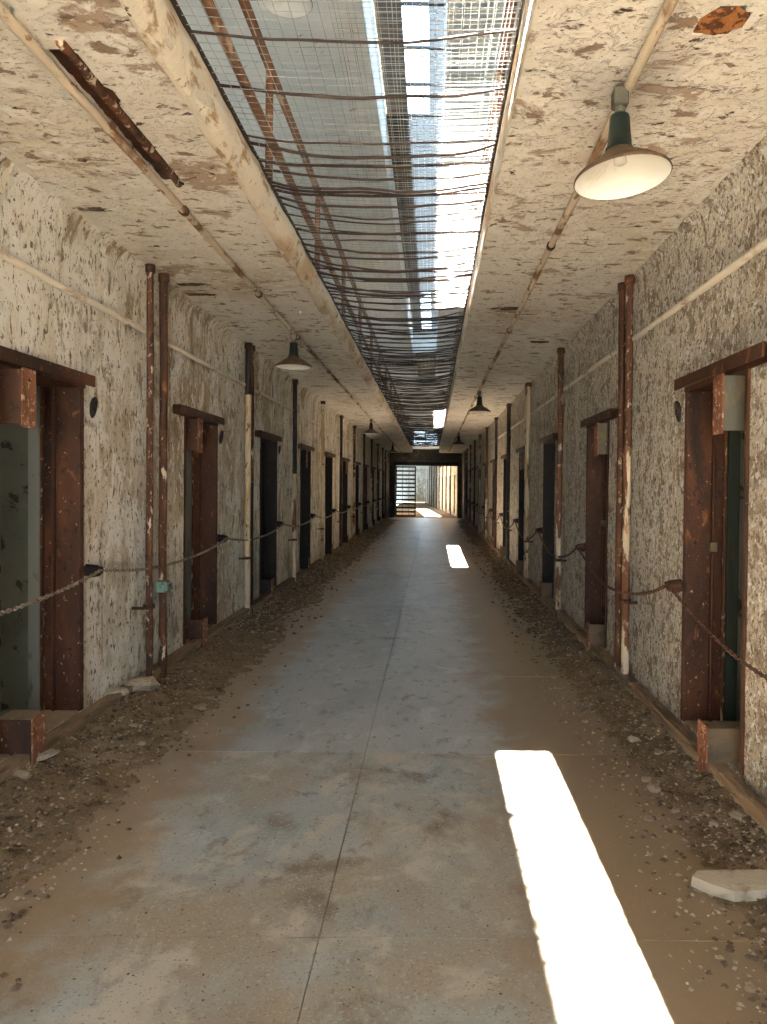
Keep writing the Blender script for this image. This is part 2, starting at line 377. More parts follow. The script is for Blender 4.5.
def vh(side, x, y):                           # rough verge height for placing rubble
    u = (x + 1.52) / (XL + 1.52) if side < 0 else (x - 1.08) / (XR - 1.08)
    u = min(max(u, 0), 1)
    sd = 1.0 if side < 0 else 5.0
    return max(-0.003, -0.004 + 0.12 * u ** 1.6 * (0.75 + 0.6 * nz((x, y, sd), 1.6)) + (0.010 + 0.034 * u) * nz((x, y, sd), 7)) if u > 0.03 else 0.0

# ---------------------------------------------------------------- corridor walls with doorways
def wall(name, xw, s, door, m, label, ya, yb, nb, y_shift=0.0, coarse=False):
    """grid of plaster cells on the wall face, doorway cells left out, reveals behind"""
    mb = MB()
    ed = set()
    y = ya
    step = 0.12
    cuts = [ya, yb]
    for k in range(nb):
        cuts += [door[0] + BAY * k + y_shift, door[1] + BAY * k + y_shift]
    cuts = sorted(c for c in cuts if ya <= c <= yb)
    yy = []
    for a, b in zip(cuts[:-1], cuts[1:]):
        n = max(1, round((b - a) / step)); yy += [a + (b - a) * i / n for i in range(n)]
    yy.append(cuts[-1])
    zz = [0 - 0.1, SILL] + [SILL + (HEAD - SILL) * i / 17 for i in range(1, 18)] + [HEAD + (H - 0.13 - HEAD) * i / 8 for i in range(1, 9)]
    prof = [(0.0, z) for z in zz] + [(-0.015, H - 0.05), (-0.05, H - 0.004), (-0.05, H + 0.05)]
    def inside(y, z):
        for k in range(nb):
            if door[0] + BAY * k + y_shift < y < door[1] + BAY * k + y_shift and SILL < z < HEAD: return True
        return False
    vs = []; W = len(prof)
    for y in yy:
        for (u, z) in prof:
            d = 0.012 * nz((y, z, s * 3), 1.3) + 0.007 * nz((y, z, s * 9), 6)
            onedge = any(abs(y - c) < 1e-4 for c in cuts)
            if onedge: d += 0.004 * nz((y, z * 3, s), 9)
            vs.append((xw + s * (u + d), y + (0.010 * nz((y, z, 7), 7) if onedge and ya < y < yb else 0), z))
    fs = []
    for j in range(len(yy) - 1):
        for i in range(W - 1):
            ym = (yy[j] + yy[j + 1]) / 2; zm = (prof[i][1] + prof[i + 1][1]) / 2
            if inside(ym, zm): continue
            fs.append((j * W + i, (j + 1) * W + i, (j + 1) * W + i + 1, j * W + i + 1))
    mb.add(vs, fs, True)
    for k in range(nb):
        a, b = door[0] + BAY * k + y_shift, door[1] + BAY * k + y_shift
        xo = xw + s * 0.006; xi = xw + s * WT
        mb.add([(xo, a, SILL), (xo, b, SILL), (xo, b, HEAD), (xo, a, HEAD), (xi, a, SILL), (xi, b, SILL), (xi, b, HEAD), (xi, a, HEAD)],
               [(0, 1, 5, 4), (1, 2, 6, 5), (2, 3, 7, 6), (3, 0, 4, 7)], mi=1)
    # back face of the wall (cell side), with the same openings
    xb = xw + s * WT; last = ya
    for k in range(nb):
        a, b = door[0] + BAY * k + y_shift, door[1] + BAY * k + y_shift
        mb.add([(xb, last, 0), (xb, a, 0), (xb, a, H), (xb, last, H)], [(0, 1, 2, 3)])
        mb.add([(xb, a, HEAD), (xb, b, HEAD), (xb, b, H), (xb, a, H)], [(0, 1, 2, 3)])
        mb.add([(xb, a, 0), (xb, b, 0), (xb, b, SILL), (xb, a, SILL)], [(0, 1, 2, 3)])
        last = b
    mb.add([(xb, last, 0), (xb, yb, 0), (xb, yb, H), (xb, last, H)], [(0, 1, 2, 3)])
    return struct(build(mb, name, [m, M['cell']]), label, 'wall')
wall('wall_left', XL, -1, DL, M['wall'], 'left corridor wall of peeling cream plaster with cell doorways', Y0, Y1, NB)
wall('wall_right', XR, 1, DR, M['wall_r'], 'right corridor wall of flaking cream plaster with cell doorways', Y0, Y1, NB)

# cells behind the walls: one closed room per doorway
for s, xw, dr, nm in ((-1, XL, DL, 'left'), (1, XR, DR, 'right')):
    for k in range(NB):
        a = dr[0] + BAY * k - 0.75; b = a + 2.6; x0 = xw + s * (WT + 0.002); x1 = xw + s * 4.4
        zt = 3.05
        mb = MB()
        q = [(x0, a), (x0, b), (x1, b), (x1, a)]
        for i in (1, 2, 3):
            p, r = q[i], q[(i + 1) % 4]
            mb.add([(p[0], p[1], 0), (r[0], r[1], 0), (r[0], r[1], zt), (p[0], p[1], zt)], [(0, 1, 2, 3)])
        mb.add([(x, y, 0.05) for x, y in q], [(0, 1, 2, 3)])
        if (s, k) in ((-1, 0), (-1, 3)):         # roof light over this cell
            hx0, hx1 = xw + s * 1.9, xw + s * 2.2; hy0, hy1 = (a + b) / 2 - 0.2, (a + b) / 2 + 0.2
            xs = sorted([x0, hx0, hx1, x1])
            mb.add([(xs[0], a, zt), (xs[1], a, zt), (xs[1], b, zt), (xs[0], b, zt), (xs[2], a, zt), (xs[3], a, zt), (xs[3], b, zt), (xs[2], b, zt),
                    (xs[1], hy0, zt), (xs[2], hy0, zt), (xs[1], hy1, zt), (xs[2], hy1, zt)],
                   [(0, 1, 2, 3), (4, 5, 6, 7), (1, 4, 9, 8), (10, 11, 7, 2)])
            portal('cell_roof_portal', ((hx0 + hx1) / 2, (hy0 + hy1) / 2, zt + 0.01), (0, 0, 0), 0.3, 0.4)
        else: mb.add([(x, y, zt) for x, y in q], [(0, 1, 2, 3)])
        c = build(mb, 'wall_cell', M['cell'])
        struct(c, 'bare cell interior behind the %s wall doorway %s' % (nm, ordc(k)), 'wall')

# ---------------------------------------------------------------- gallery slabs = corridor ceiling
def ceiling(label, xa, xb, s, name):
    """soffit grid; s=+1 when the slot is on the +x side. xb is the slot side"""
    mb = MB(); nx = 52; ny = 1100; vs = []; fs = []
    for j in range(ny + 1):
        t = j / ny; y = Y0 + (Y1 - Y0) * t ** 1.6
        for i in range(nx + 1):
            u = i / nx; x = xa + (xb - xa) * u
            z = H + 0.006 * nz((x, y, 2), 2.2) + 0.004 * nz((x * .7, y * 1.4, 5), 9)
            if s > 0 and 2.98 < y < 4.22:                          # spalled patch over the left conduit
                xm = -1.435; wid = 0.052 + 0.012 * nz((y, 0, 0), 5)
                if abs(x - xm) < wid: z += 0.075
            if s < 0 and (x - 1.01) ** 2 + (y - 2.75) ** 2 < (0.075 + 0.015 * nz((x, y, 0), 12)) ** 2: z += 0.06
            vs.append((x, y, z))
    w = nx + 1
    for j in range(ny):
        for i in range(nx): fs.append((j * w + i, j * w + i + 1, (j + 1) * w + i + 1, (j + 1) * w + i))
    mb.add(vs, fs, False)
    # rounded nosing and upper floor
    pr = [(-0.03, 0.004), (-0.012, -0.016), (0.02, -0.012), (0.055, 0.045), (0.068, 0.085), (0.066, 0.125), (0.055, 0.16), (0.05, TOP - H)] if s > 0 else [(0, 0), (-0.006, 0.02), (-0.008, 0.08), (-0.008, TOP - H)]
    n2 = 300; vs = []; fs = []
    for j in range(n2 + 1):
        y = Y0 + (Y1 - Y0) * j / n2
        for (dx, dz) in pr:
            k = (0.016 * nz((y, dz * 9, 1), 1.7) + 0.010 * nz((y, dz * 9, 2), 6)) if dx and s > 0 else 0
            vs.append((xb + dx + k, y, H + dz + k * 0.5))
    w = len(pr)
    for j in range(n2):
        for i in range(w - 1): fs.append((j * w + i, j * w + i + 1, (j + 1) * w + i + 1, (j + 1) * w + i))
    mb.add(vs, fs, True, mi=1)
    xe = xb + pr[-1][0]
    mb.add([(xa, Y0, TOP), (xe, Y0, TOP), (xe, Y1, TOP), (xa, Y1, TOP)], [(0, 1, 2, 3)])
    mb.add([(xa, Y0, H), (xe, Y0, H), (xe, Y0, TOP), (xa, Y0, TOP)], [(0, 1, 2, 3)])
    return struct(build(mb, name, [M['ceil'], M['nosing']]), label, 'ceiling')
ceiling('left gallery slab with peeling cream paint and swollen rounded edge', XL - 0.02, SL - 0.06, 1, 'ceiling')
ceiling('right gallery slab with peeling pinkish cream paint and sunlit straight edge', XR + 0.02, SR, -1, 'ceiling')

# ---------------------------------------------------------------- upper storey, vault, roof well
def upper():
    for s, xw, nm in ((-1, XL, 'left'), (1, XR, 'right')):
        mb = MB(); mb.add([(xw, Y0, TOP), (xw, Y1 + 1, TOP), (xw, Y1 + 1, SPRING), (xw, Y0, SPRING)], [(0, 1, 2, 3)])
        # outer skin keeps daylight out
        struct(build(mb, 'wall_upper_' + nm, M['vault']), 'upper storey %s wall of pale paint above the gallery' % nm, 'wall')
    hw = (XR - XL) / 2
    def vz(x): return SPRING + RISE * math.sqrt(max(0, 1 - ((x - XC) / hw) ** 2))
    for nm, a, b in (('left', XL, WL), ('right', WR, XR)):
        mb = MB(); n = 16
        xs = [a + (b - a) * (1 - math.cos(PI / 2 * i / n)) if nm == 'left' else b - (b - a) * (1 - math.cos(PI / 2 * i / n)) for i in range(n + 1)]
        vs = []
        for x in xs: vs += [(x, Y0, vz(x)), (x, Y1 + 1, vz(x))]
        mb.add(vs, [(2 * i, 2 * i + 1, 2 * i + 3, 2 * i + 2) for i in range(n)], True)
        # curb beam along the roof well
        e = WL if nm == 'left' else WR; d = -0.09 if nm == 'left' else 0.09
        mb.box(e, e + d, Y0, Y1 + 1, vz(e) - 0.07, vz(e) + 0.02)
        mb.add([(e, Y0, vz(e)), (e, Y1 + 1, vz(e)), (e, Y1 + 1, WTOP), (e, Y0, WTOP)], [(0, 1, 2, 3)])
        struct(build(mb, 'ceiling_vault_' + nm, M['vault']), '%s half of the pale barrel vault above the netting' % nm, 'ceiling')
    # transverse ribs of the vault
    mb = MB(); mb.box(XL, XR, Y0 - 0.1, Y0, TOP, WTOP + 0.1); struct(build(mb, 'wall_upper_rear', M['vault']), 'upper storey end wall behind the camera', 'wall')
    mb = MB(); y = Y1 + 1; wz0, wz1, wx0, wx1 = 3.6, 4.4, -1.0, 0.3
    for x0, x1, z0, z1 in ((XL, wx0, H, WTOP + .1), (wx1, XR, H, WTOP + .1), (wx0, wx1, H, wz0), (wx0, wx1, wz1, WTOP + .1)): mb.box(x0, x1, y, y + 0.2, z0, z1)
    struct(build(mb, 'wall_upper_end', M['vault']), 'far upper end wall with one bright window', 'wall')
    w = MB(); w.box(wx0, wx1, y + 0.05, y + 0.09, wz0, wz0 + .05); w.box(wx0, wx1, y + 0.05, y + 0.09, wz1 - .05, wz1); w.box(wx0, wx0 + .05, y + 0.05, y + 0.09, wz0, wz1); w.box(wx1 - .05, wx1, y + 0.05, y + 0.09, wz0, wz1)
    o = bpy.data.objects.new('window_2', None); C.objects.link(o); struct(o, 'low wide window in the far upper end wall', 'window')
    build(w, 'window_frame', M['dark_steel_and_shade'], o)
    build(MB().box((wx0 + wx1) / 2 - .02, (wx0 + wx1) / 2 + .02, y + .05, y + .09, wz0 + .05, wz1 - .05), 'mullion', M['dark_steel_and_shade'], o)
    portal('end_window_portal', ((wx0 + wx1) / 2, y + 0.21, (wz0 + wz1) / 2), (-PI / 2, 0, 0), wx1 - wx0, wz1 - wz0)
    # roof of the well: milky panes, open lights without glass, boards
    segs = [(Y0, OPEN[0][0], 'frosted'), (OPEN[0][1], OPEN[1][0], 'frosted'), (OPEN[1][1], Y1 + 1, 'boards')]
    root = bpy.data.objects.new('window_1', None); C.objects.link(root); struct(root, 'long ridge skylight over the roof well with milky panes and glazing bars', 'window')
    for a, b, k in segs:
        n = max(1, round((b - a) / 1.0))
        for i in range(n):
            y0 = a + (b - a) * i / n; y1 = a + (b - a) * (i + 1) / n
            build(MB().box(WL - 0.05, WR + 0.05, y0, y1, WTOP, WTOP + 0.015), 'pane' if k == 'frosted' else 'roof_board', M[k], root)
    build(MB().box(WL - 0.05, GL, Y0, Y1 + 1, WTOP + 0.02, WTOP + 0.06), 'ridge_flashing', M['boards'], root)
    for a, b in OPEN:
        n = 6
        for i in range(n): build(MB().box(GR, WR + 0.05, a + (b - a) * i / n, a + (b - a) * (i + 1) / n, WTOP, WTOP + 0.015), 'pane', M['frosted'], root)
        for i in range(n + 1):
            y = a + (b - a) * i / n
            build(MB().box(GL, WR + 0.02, y - 0.012, y + 0.012, WTOP - 0.01, WTOP + 0.03), 'glazing_bar', M['dark_steel_and_shade'], root)
upper()
struct(build(MB().box(WL, WR, 28.0, 28.1, 6.4, WTOP), 'wall_well_end', M['vault']), 'bulkhead closing the roof well', 'wall')

# ---------------------------------------------------------------- gallery railings (things)
def railing(x, label, zs, name='gallery_railing'):
    root = bpy.data.objects.new(name, None); C.objects.link(root); root.location = (x, 0, TOP)
    tag(root, label, 'railing')
    for z in zs:
        pts = [(0.008 * nz((y, z, x), .7), y, z - TOP + 0.012 * nz((y, z, 3), .5)) for y in [Y0 + 0.3 + i * 0.8 for i in range(54)]]
        build(MB().tube(pts, 0.03, 8), 'rail', M['rail'], root)
    me = MB().tube([(0, 0, 0), (0, 0, zs[-1] - TOP)], 0.024, 8).mesh('post', M['rail'])
    for k in range(21): link('post', me, root, (0, -3.4 + 2.0 * k + (0.2 if k > 2 else 0), 0))
railing(SL - 0.03, 'rusty two-rail gallery railing above the left slab edge', (3.74, 4.16))
railing(SR + 0.06, 'rusty two-rail gallery railing above the right slab edge', (3.74, 4.16))

# ---------------------------------------------------------------- netting across the slot
net = bpy.data.objects.new('safety_netting', None); C.objects.link(net); net.location = (0, 0, TOP)
tag(net, 'rusted wire safety netting stretched across the slot between both galleries', 'netting')
NX0, NX1 = SL - 0.005, SR - 0.012
def sag(x, y, a=0.06):
    u = (x - NX0) / (NX1 - NX0); return -a * 4 * u * (1 - u) * (0.6 + 0.5 * nz((y, 0, 0), 0.5))
def wires(dx, dy, xa, xb, ya, yb, r, a, zoff, jit):
    mb = MB(); nxw = round((xb - xa) / dx)
    for i in range(nxw + 1):
        x = xa + (xb - xa) * i / nxw; y = ya; pts = []
        while y <= yb: pts.append((x + jit * nz((x * 9, y, 1), 1.1), y, zoff + sag(x, y, a) + jit * nz((x * 5, y, 2), 1.7))); y += 0.45
        mb.tube(pts, r, 3, cap=False)
    nyw = round((yb - ya) / dy)
    for j in range(nyw + 1):
        y = ya + (yb - ya) * j / nyw
        pts = [(x, y + jit * nz((x * 2, y * 3, 3), 1.3), zoff + sag(x, y, a) + r) for x in [xa + (xb - xa) * i / 7 for i in range(8)]]
        mb.tube(pts, r, 3, cap=False)
    return mb
o = build(wires(0.055, 0.06, NX0, NX1, 1.6, 12.0, 0.0017, 0.05, 0.0, 0.012), 'wire_mesh', M['wire'], net); o['kind'] = 'stuff'
o = build(wires(0.10, 0.11, NX0, NX1, 12.0, Y1 - .2, 0.002, 0.05, 0.0, 0.015), 'wire_mesh', M['wire'], net); o['kind'] = 'stuff'
o = build(wires(0.032, 0.034, -0.42, NX1, 1.6, 9.0, 0.0013, 0.03, 0.035, 0.012), 'fine_mesh', M['wire'], net); o['kind'] = 'stuff'
for x in (NX0, NX1):
    build(MB().tube([(x + 0.008 * nz((y, x, 0), 2), y, 0.01) for y in [Y0 + .1 + i * 0.4 for i in range(108)]], 0.014, 6), 'edge_cable', M['rod'], net)
variants = []
for q in range(14):
    a = R.uniform(0.015, 0.10); ph = R.uniform(0, 9); pts = []
    for i in range(13):
        u = i / 12; x = NX0 + (NX1 - NX0) * u
        pts.append((x, 0.05 * nz((u * 2.2, ph, 0), 1.5), -a * 4 * u * (1 - u) + 0.012 * nz((u * 4, ph, 5), 1.5) + 0.004))
    variants.append(MB().tube(pts, R.uniform(0.005, 0.010), 5).mesh('cross_wire', M['rod']))
y = 4.05; cnt = 0
while y < Y1 - 0.3 and cnt < 300:
    link('cross_wire', R.choice(variants), net, (0, y, R.uniform(-0.012, 0.012)))
    y += R.uniform(0.06, 0.22) if y < 6.5 else R.uniform(0.04, 0.16); cnt += 1
# sparse brighter rods near the camera
for y in (2.62, 3.15, 3.6):
    link('cross_wire', R.choice(variants[:6]), net, (0, y, 0.01))

# upper storey lamp seen through the netting
def lathe_lamp(me_only=False): pass

# ---------------------------------------------------------------- pendant lamps
def lamp_meshes():
    d = {}
    mb = MB(); mb.bbox(-0.03, 0.03, -0.035, 0.035, -0.075, 0.0, b=0.008); mb.tube([(0, 0, -0.07), (0, 0, -0.115)], 0.022, 10); d['junction_box'] = mb.mesh('junction_box', M['dull_steel'])
    mb = MB().lathe([(0.0, -0.105), (0.036, -0.105), (0.04, -0.115), (0.042, -0.15), (0.05, -0.235), (0.056, -0.24), (0.056, -0.25), (0.0, -0.25)], 24); d['neck'] = mb.mesh('neck', M['green'])
    mb = MB().lathe([(0.052, -0.243), (0.062, -0.262), (0.075, -0.272), (0.11, -0.292), (0.16, -0.325), (0.186, -0.345), (0.194, -0.352), (0.197, -0.362), (0.193, -0.366)], 40); d['shade'] = mb.mesh('lamp_shade', M['shade_out'])
    mb = MB().lathe([(0.193, -0.364), (0.185, -0.350), (0.158, -0.331), (0.108, -0.298), (0.072, -0.279), (0.05, -0.268), (0.0, -0.262)], 40); d['lining'] = mb.mesh('lining', M['shade_in'])
    mb = MB().lathe([(0.0, -0.262), (0.024, -0.264), (0.026, -0.30), (0.02, -0.305), (0.0, -0.305)], 16); d['socket'] = mb.mesh('bulb_socket', M['shade_in'])
    return d
LM = lamp_meshes()
def lamp(loc, label, tilt=(0, 0, 0)):
    root = bpy.data.objects.new('pendant_lamp', None); C.objects.link(root); root.location = loc
    tag(root, label, 'lamp', 'enamel pendant lamps under the galleries')
    link('junction_box', LM['junction_box'], root)
    link('neck', LM['neck'], root)
    piv = Vector((0, 0, -0.245)); from_rot = Matrix.Rotation(tilt[1], 3, 'Y') @ Matrix.Rotation(tilt[0], 3, 'X')
    sh = link('lamp_shade', LM['shade'], root, tuple(piv - from_rot @ piv), rot=tilt)
    link('lining', LM['lining'], sh); link('bulb_socket', LM['socket'], sh)
    return root
CXL, CXR = -1.495, 0.785; CZ = H - 0.028
lamp((CXR - 0.035, 3.16, CZ - 0.0), 'large dark enamel pendant lamp with white lining under the right ceiling, nearest the camera', (-0.08, -0.10, 0))
lamp((CXL, 8.25, CZ), 'dark enamel pendant lamp under the left ceiling, nearest the camera on that side')
lamp((CXR, 13.0, CZ), 'dark enamel pendant lamp under the right ceiling, second from the camera')
lamp((CXL, 18.7, CZ), 'dark enamel pendant lamp under the left ceiling, second from the camera')
lamp((CXR, 23.2, CZ), 'dark enamel pendant lamp under the right ceiling, third from the camera')
lamp((CXL, 29.0, CZ), 'small far dark enamel pendant lamp under the left ceiling, third from the camera')
up = lamp((-1.18, 6.15, 5.75), 'white lined pendant lamp hanging above the netting in the upper storey')
up['group'] = 'lamps in the upper storey'
for i, ch in enumerate(list(up.children)): pass
build(MB().tube([(0, 0, 0), (0, 0, 0.55)], 0.012, 8), 'rod', M['dark_steel_and_shade'], up)

# ---------------------------------------------------------------- ceiling and wall conduits
def conduit(x, r, m, label, clamps, seed):
    root = bpy.data.objects.new('ceiling_conduit', None); C.objects.link(root); root.location = (x, 0, CZ); tag(root, label, 'conduit')
    pts = []; y = Y0 + 0.2
    while y < Y1 - 0.2: pts.append((0.012 * nz((y, seed, 0), 0.5), y, 0.004 * nz((y, seed, 4), 1))); y += 0.35
    build(MB().tube(pts, [r * (1 + 0.18 * nz((p[1], seed, 9), 5)) for p in pts], 10), 'pipe', m, root)
    me = MB().tube([(0, -0.02, 0), (0, 0.02, 0)], r * 1.35, 10).mesh('clamp', M['rust'])
    for y in clamps: link('clamp', me, root, (0.012 * nz((y, seed, 0), 0.5), y, 0))
conduit(CXL, 0.022, M['conduit_rust'], 'peeling rusty conduit running along the left ceiling', [1.6, 4.6, 6.6, 8.5, 11, 14, 17], 2)
conduit(CXR, 0.022, M['conduit_rust'], 'peeling rusty conduit running along the right ceiling', [2.4, 5.2, 8, 10.5, 14, 17], 6)
for x, sgn, nm, sd in ((XL, 1, 'left', 1), (XR, -1, 'right', 4)):
    root = bpy.data.objects.new('wall_conduit', None); C.objects.link(root); root.location = (x + sgn * 0.036, 0, 2.735); tag(root, 'white painted conduit running high along the %s wall' % nm, 'conduit')
    pts = [(0.004 * nz((yy, sd, 0), 1), yy, 0.010 * nz((yy, sd, 5), .8)) for yy in [Y0 + .2 + .5 * i for i in range(86)]]
    build(MB().tube(pts, 0.022, 8), 'pipe', M['conduit'], root)
    me = MB().bbox(-0.028, 0.024, -0.025, 0.025, -0.05, 0.04, 0.006).mesh('clamp', M['conduit'])
    for k in range(12): link('clamp', me, root, (0, (6.22 if nm == 'left' else 6.42) + BAY * k, 0))

# spalled ceiling details
mb = MB(); pts = []
vs = []; fs = []; n = 40
for j in range(n + 1):
    y = 2.95 + 1.29 * j / n; xm = -1.435
    for i in range(7):
        x = xm - 0.07 + 0.14 * i / 6 + 0.012 * nz((y, i > 3, 0), 6); vs.append((x, y, H + 0.008 + 0.010 * nz((x, y, 0), 20) + (0.02 if i in (0, 6) else 0)))
for j in range(n):
    for i in range(6): fs.append((j * 7 + i, j * 7 + i + 1, (j + 1) * 7 + i + 1, (j + 1) * 7 + i))
jo = bpy.data.objects.new('exposed_joist', None); C.objects.link(jo); tag(jo, 'rusted steel joist exposed in a spalled strip of the left ceiling', 'joist')
mb.add(vs, fs, True); build(mb, 'flange', M['rust'], jo)
build(MB().tube([(-1.405 + 0.006 * nz((y, 1, 1), 6), y, H - 0.004 + 0.01 * nz((y, 1, 1), 4)) for y in [2.9 + 1.36 * i / 20 for i in range(21)]], [0.02 * (1 + .35 * nz((i, 0, 0), .9)) for i in range(21)], 8), 'web_edge', M['pipe_rust'], jo)
build(MB().tube([(-1.43 + 0.06 * i / 5, 4.22 + 0.03 * nz((i, 2, 2), .8), H + 0.002 - 0.004 * i) for i in range(6)], 0.007, 6), 'bent_rod', M['dark_steel_and_shade'], jo)
vs = [(1.01, 2.75, H + 0.012)]; n = 18
for k in range(n):
    q = 2 * PI * k / n; r = 0.088 + 0.03 * nz((k, 0.3, 0), .8); vs.append((1.01 + r * math.cos(q), 2.75 + r * math.sin(q), H + 0.003))
for k in range(n):
    q = 2 * PI * k / n; r = 0.05; vs.append((1.01 + r * math.cos(q), 2.75 + r * math.sin(q), H - 0.004 + 0.012 * nz((k, 5, 0), .8)))
mb = MB().add(vs, [(1 + k, 1 + (k + 1) % n, 1 + n + (k + 1) % n, 1 + n + k) for k in range(n)] + [(0, 1 + n + k, 1 + n + (k + 1) % n) for k in range(n)], True)
tag(build(mb, 'rusted_ceiling_patch', M['rust_orange']), 'round orange rusted patch in the right ceiling near the big lamp', 'rust patch')

# torn strips where the soffit skin has split open and hangs
def gash(x, y, lx, ly, label, seed):
    mb = MB(); n = 22; top = []; low = []
    for k in range(n):
        q = 2 * PI * k / n; r = 1 + .5 * nz((k * .7, seed, 0), 1.3)
        top.append((lx / 2 * r * math.cos(q), ly / 2 * r * math.sin(q), 0.006))
        low.append((lx / 2 * r * .72 * math.cos(q), ly / 2 * r * .72 * math.sin(q), -0.012 + .010 * nz((k, seed, 3), .9)))
    mb.add(top + low, [(k, (k + 1) % n, n + (k + 1) % n, n + k) for k in range(n)] + [tuple(range(n, 2 * n))], True)
    tag(build(mb, 'torn_plaster', M['rust_dirt'], None, (x, y, H)), label, 'torn plaster', 'torn plaster strips on the ceilings')
def cp(px, py):
    Y = (H - EYE) * F / (486 - py); return ((px - 432) / F * Y, Y)
for px, py, lx, ly, lab in ((92, 213, .17, .05, 'dark ragged tear in the left ceiling above the nearest doorway'),
        (190, 287, .28, .045, 'long dark crack in the left ceiling beside the nearest pipes, nearer one'),
        (200, 297, .32, .04, 'long dark crack in the left ceiling beside the nearest pipes, farther one'),
        (505, 308, .30, .10, 'dark torn strip in the right ceiling before the second right lamp'),
        (538, 341, .22, .08, 'dark torn strip on the right ceiling by the second right pipe')):
    x, y = cp(px, py); gash(x, y, lx, ly, lab, px)

# peeling plaster curls hanging from the soffits
mb = MB()
for i in range(500):
    left = R.random() < .5
    x = R.uniform(XL + .15, SL - .1) if left else R.uniform(SR + .05, XR - .15)
    y = R.uniform(4.3, 14); L_ = R.uniform(0.008, 0.028); w = L_ * R.uniform(.4, .9); q = R.uniform(0, 2 * PI); d = R.uniform(0.003, 0.014)
    ca, sa = math.cos(q), math.sin(q)
    P = lambda u, v, z: (x + u * ca - v * sa, y + u * sa + v * ca, H - 0.004 - z)
    mb.add([P(-w / 2, 0, -0.006), P(w / 2, 0, -0.006), P(w * .6, L_ * .6, d * .4), P(-w * .5, L_ * .55, d * .5), P(w * .3, L_, d), P(-w * .35, L_ * .95, d * 1.1)], [(0, 1, 2, 3), (3, 2, 4, 5)])
tag(build(mb, 'peeling_paint_flakes', M['ceil']), 'curled paint flakes hanging from the corridor ceilings', 'paint flakes', kind='stuff')

# ---------------------------------------------------------------- vertical pipes (each a thing)
pipe_cache = {}
def vpipe(x, y, r, segs, label, bracket_z=(), lean=0.0, valve=None, s=1, z0=0.0):
    """segs: [(z0,z1,material)] from the floor up"""
    root = bpy.data.objects.new('vertical_pipe', None); C.objects.link(root); root.location = (x, y, z0)
    root.rotation_euler = (0, lean, 0)
    tag(root, label, 'pipe', 'vertical pipes along the walls')
    for a, b, m in segs:
        key = (round(a, 2), round(b, 2), r, m)
        if key not in pipe_cache:
            n = max(2, int((b - a) / 0.2)); zs = [a - z0 + (b - a) * i / n for i in range(n + 1)]
            pipe_cache[key] = MB().tube([(0.006 * nz((z, r, a), 1.4), 0, z) for z in zs], [r * (1 + .10 * nz((z, a, r * 50), 6)) for z in zs], 10).mesh('pipe_length', M[m])
        link('pipe_length', pipe_cache[key], root)
    kc = ('col', r)
    if kc not in pipe_cache: pipe_cache[kc] = MB().lathe([(r * .9, -0.03), (r * 1.4, -0.03), (r * 1.45, 0), (r * 1.4, 0.03), (r * .9, 0.03)], 10).mesh('coupling', M['rust'])
    link('coupling', pipe_cache[kc], root, (0, 0, 3.19 - z0))
    kb = ('br', s)
    if kb not in pipe_cache:
        mb = MB(); mb.tube([(-s * 0.02, 0.02, 0), (-s * 0.02, -0.10, 0.0)], 0.014, 6); mb.tube([(0.0, -0.1, 0), (s * 0.12, -0.1, 0)], 0.012, 6); mb.lathe([(0.03, -0.016), (0.043, -0.016), (0.043, 0.016), (0.03, 0.016)], 10)
        pipe_cache[kb] = mb.mesh('bracket', M['rust'])
    for z in bracket_z: link('bracket', pipe_cache[kb], root, (0, 0, z - z0))
    if valve:
        mb = MB(); mb.bbox(-0.04, 0.05, -0.05, 0.045, -0.05, 0.05, 0.015); v = build(mb, 'valve', M['pipe_rust'], root, (0, 0, valve - z0))
        mb = MB(); mb.bbox(-0.03, 0.05, -0.085, -0.045, -0.042, 0.042, 0.008); mb.bbox(0.045, 0.065, -0.07, 0.03, -0.03, 0.03, 0.006); build(mb, 'valve_cap', M['patina'], v)
    return root
SIDE = {-1: 'left', 1: 'right'}
ZB = 0.04
# nearest pair left
vpipe(XL + 0.10, 5.80, 0.026, [(ZB, 3.22, 'pipe_rust')], 'rusty thinner pipe of the nearest pair on the left wall, left one', (0.65,), s=-1)
vpipe(XL + 0.11, 6.06, 0.031, [(ZB, 2.0, 'pipe_rust'), (2.0, 3.22, 'rust')], 'rusty brown pipe with green valve, right one of nearest left wall pair', (), valve=0.77, s=-1)
# nearest pair right
vpipe(XR - 0.07, 6.20, 0.030, [(ZB, 1.9, 'pipe_rust'), (1.9, 3.22, 'rust')], 'rusty red-brown pipe, far one of the nearest right wall pair', (), s=1)
vpipe(XR - 0.07, 5.98, 0.030, [(ZB, 1.9, 'pipe_peel'), (1.9, 3.22, 'pipe_rust')], 'pipe with peeling cream patches, near one of the nearest right wall pair', (0.70,), s=1)
styles_l = [
    [('pipe_cream', 'pipe_black', 2.62), ('pipe_black', 'pipe_rust', 1.6)],
    [('pipe_peel', 'pipe_black', 1.75)],
    [('pipe_cream', 'pipe_cream', 2.0)],
    [('rust', 'pipe_black', 1.2)],
    [('pipe_peel', 'pipe_rust', 2.0), ('pipe_cream', 'pipe_cream', 1.5)],
    [('rust', 'rust', 1.5)], [('pipe_peel', 'rust', 2)], [('pipe_rust', 'pipe_rust', 2)], [('pipe_black', 'pipe_black', 2)]]
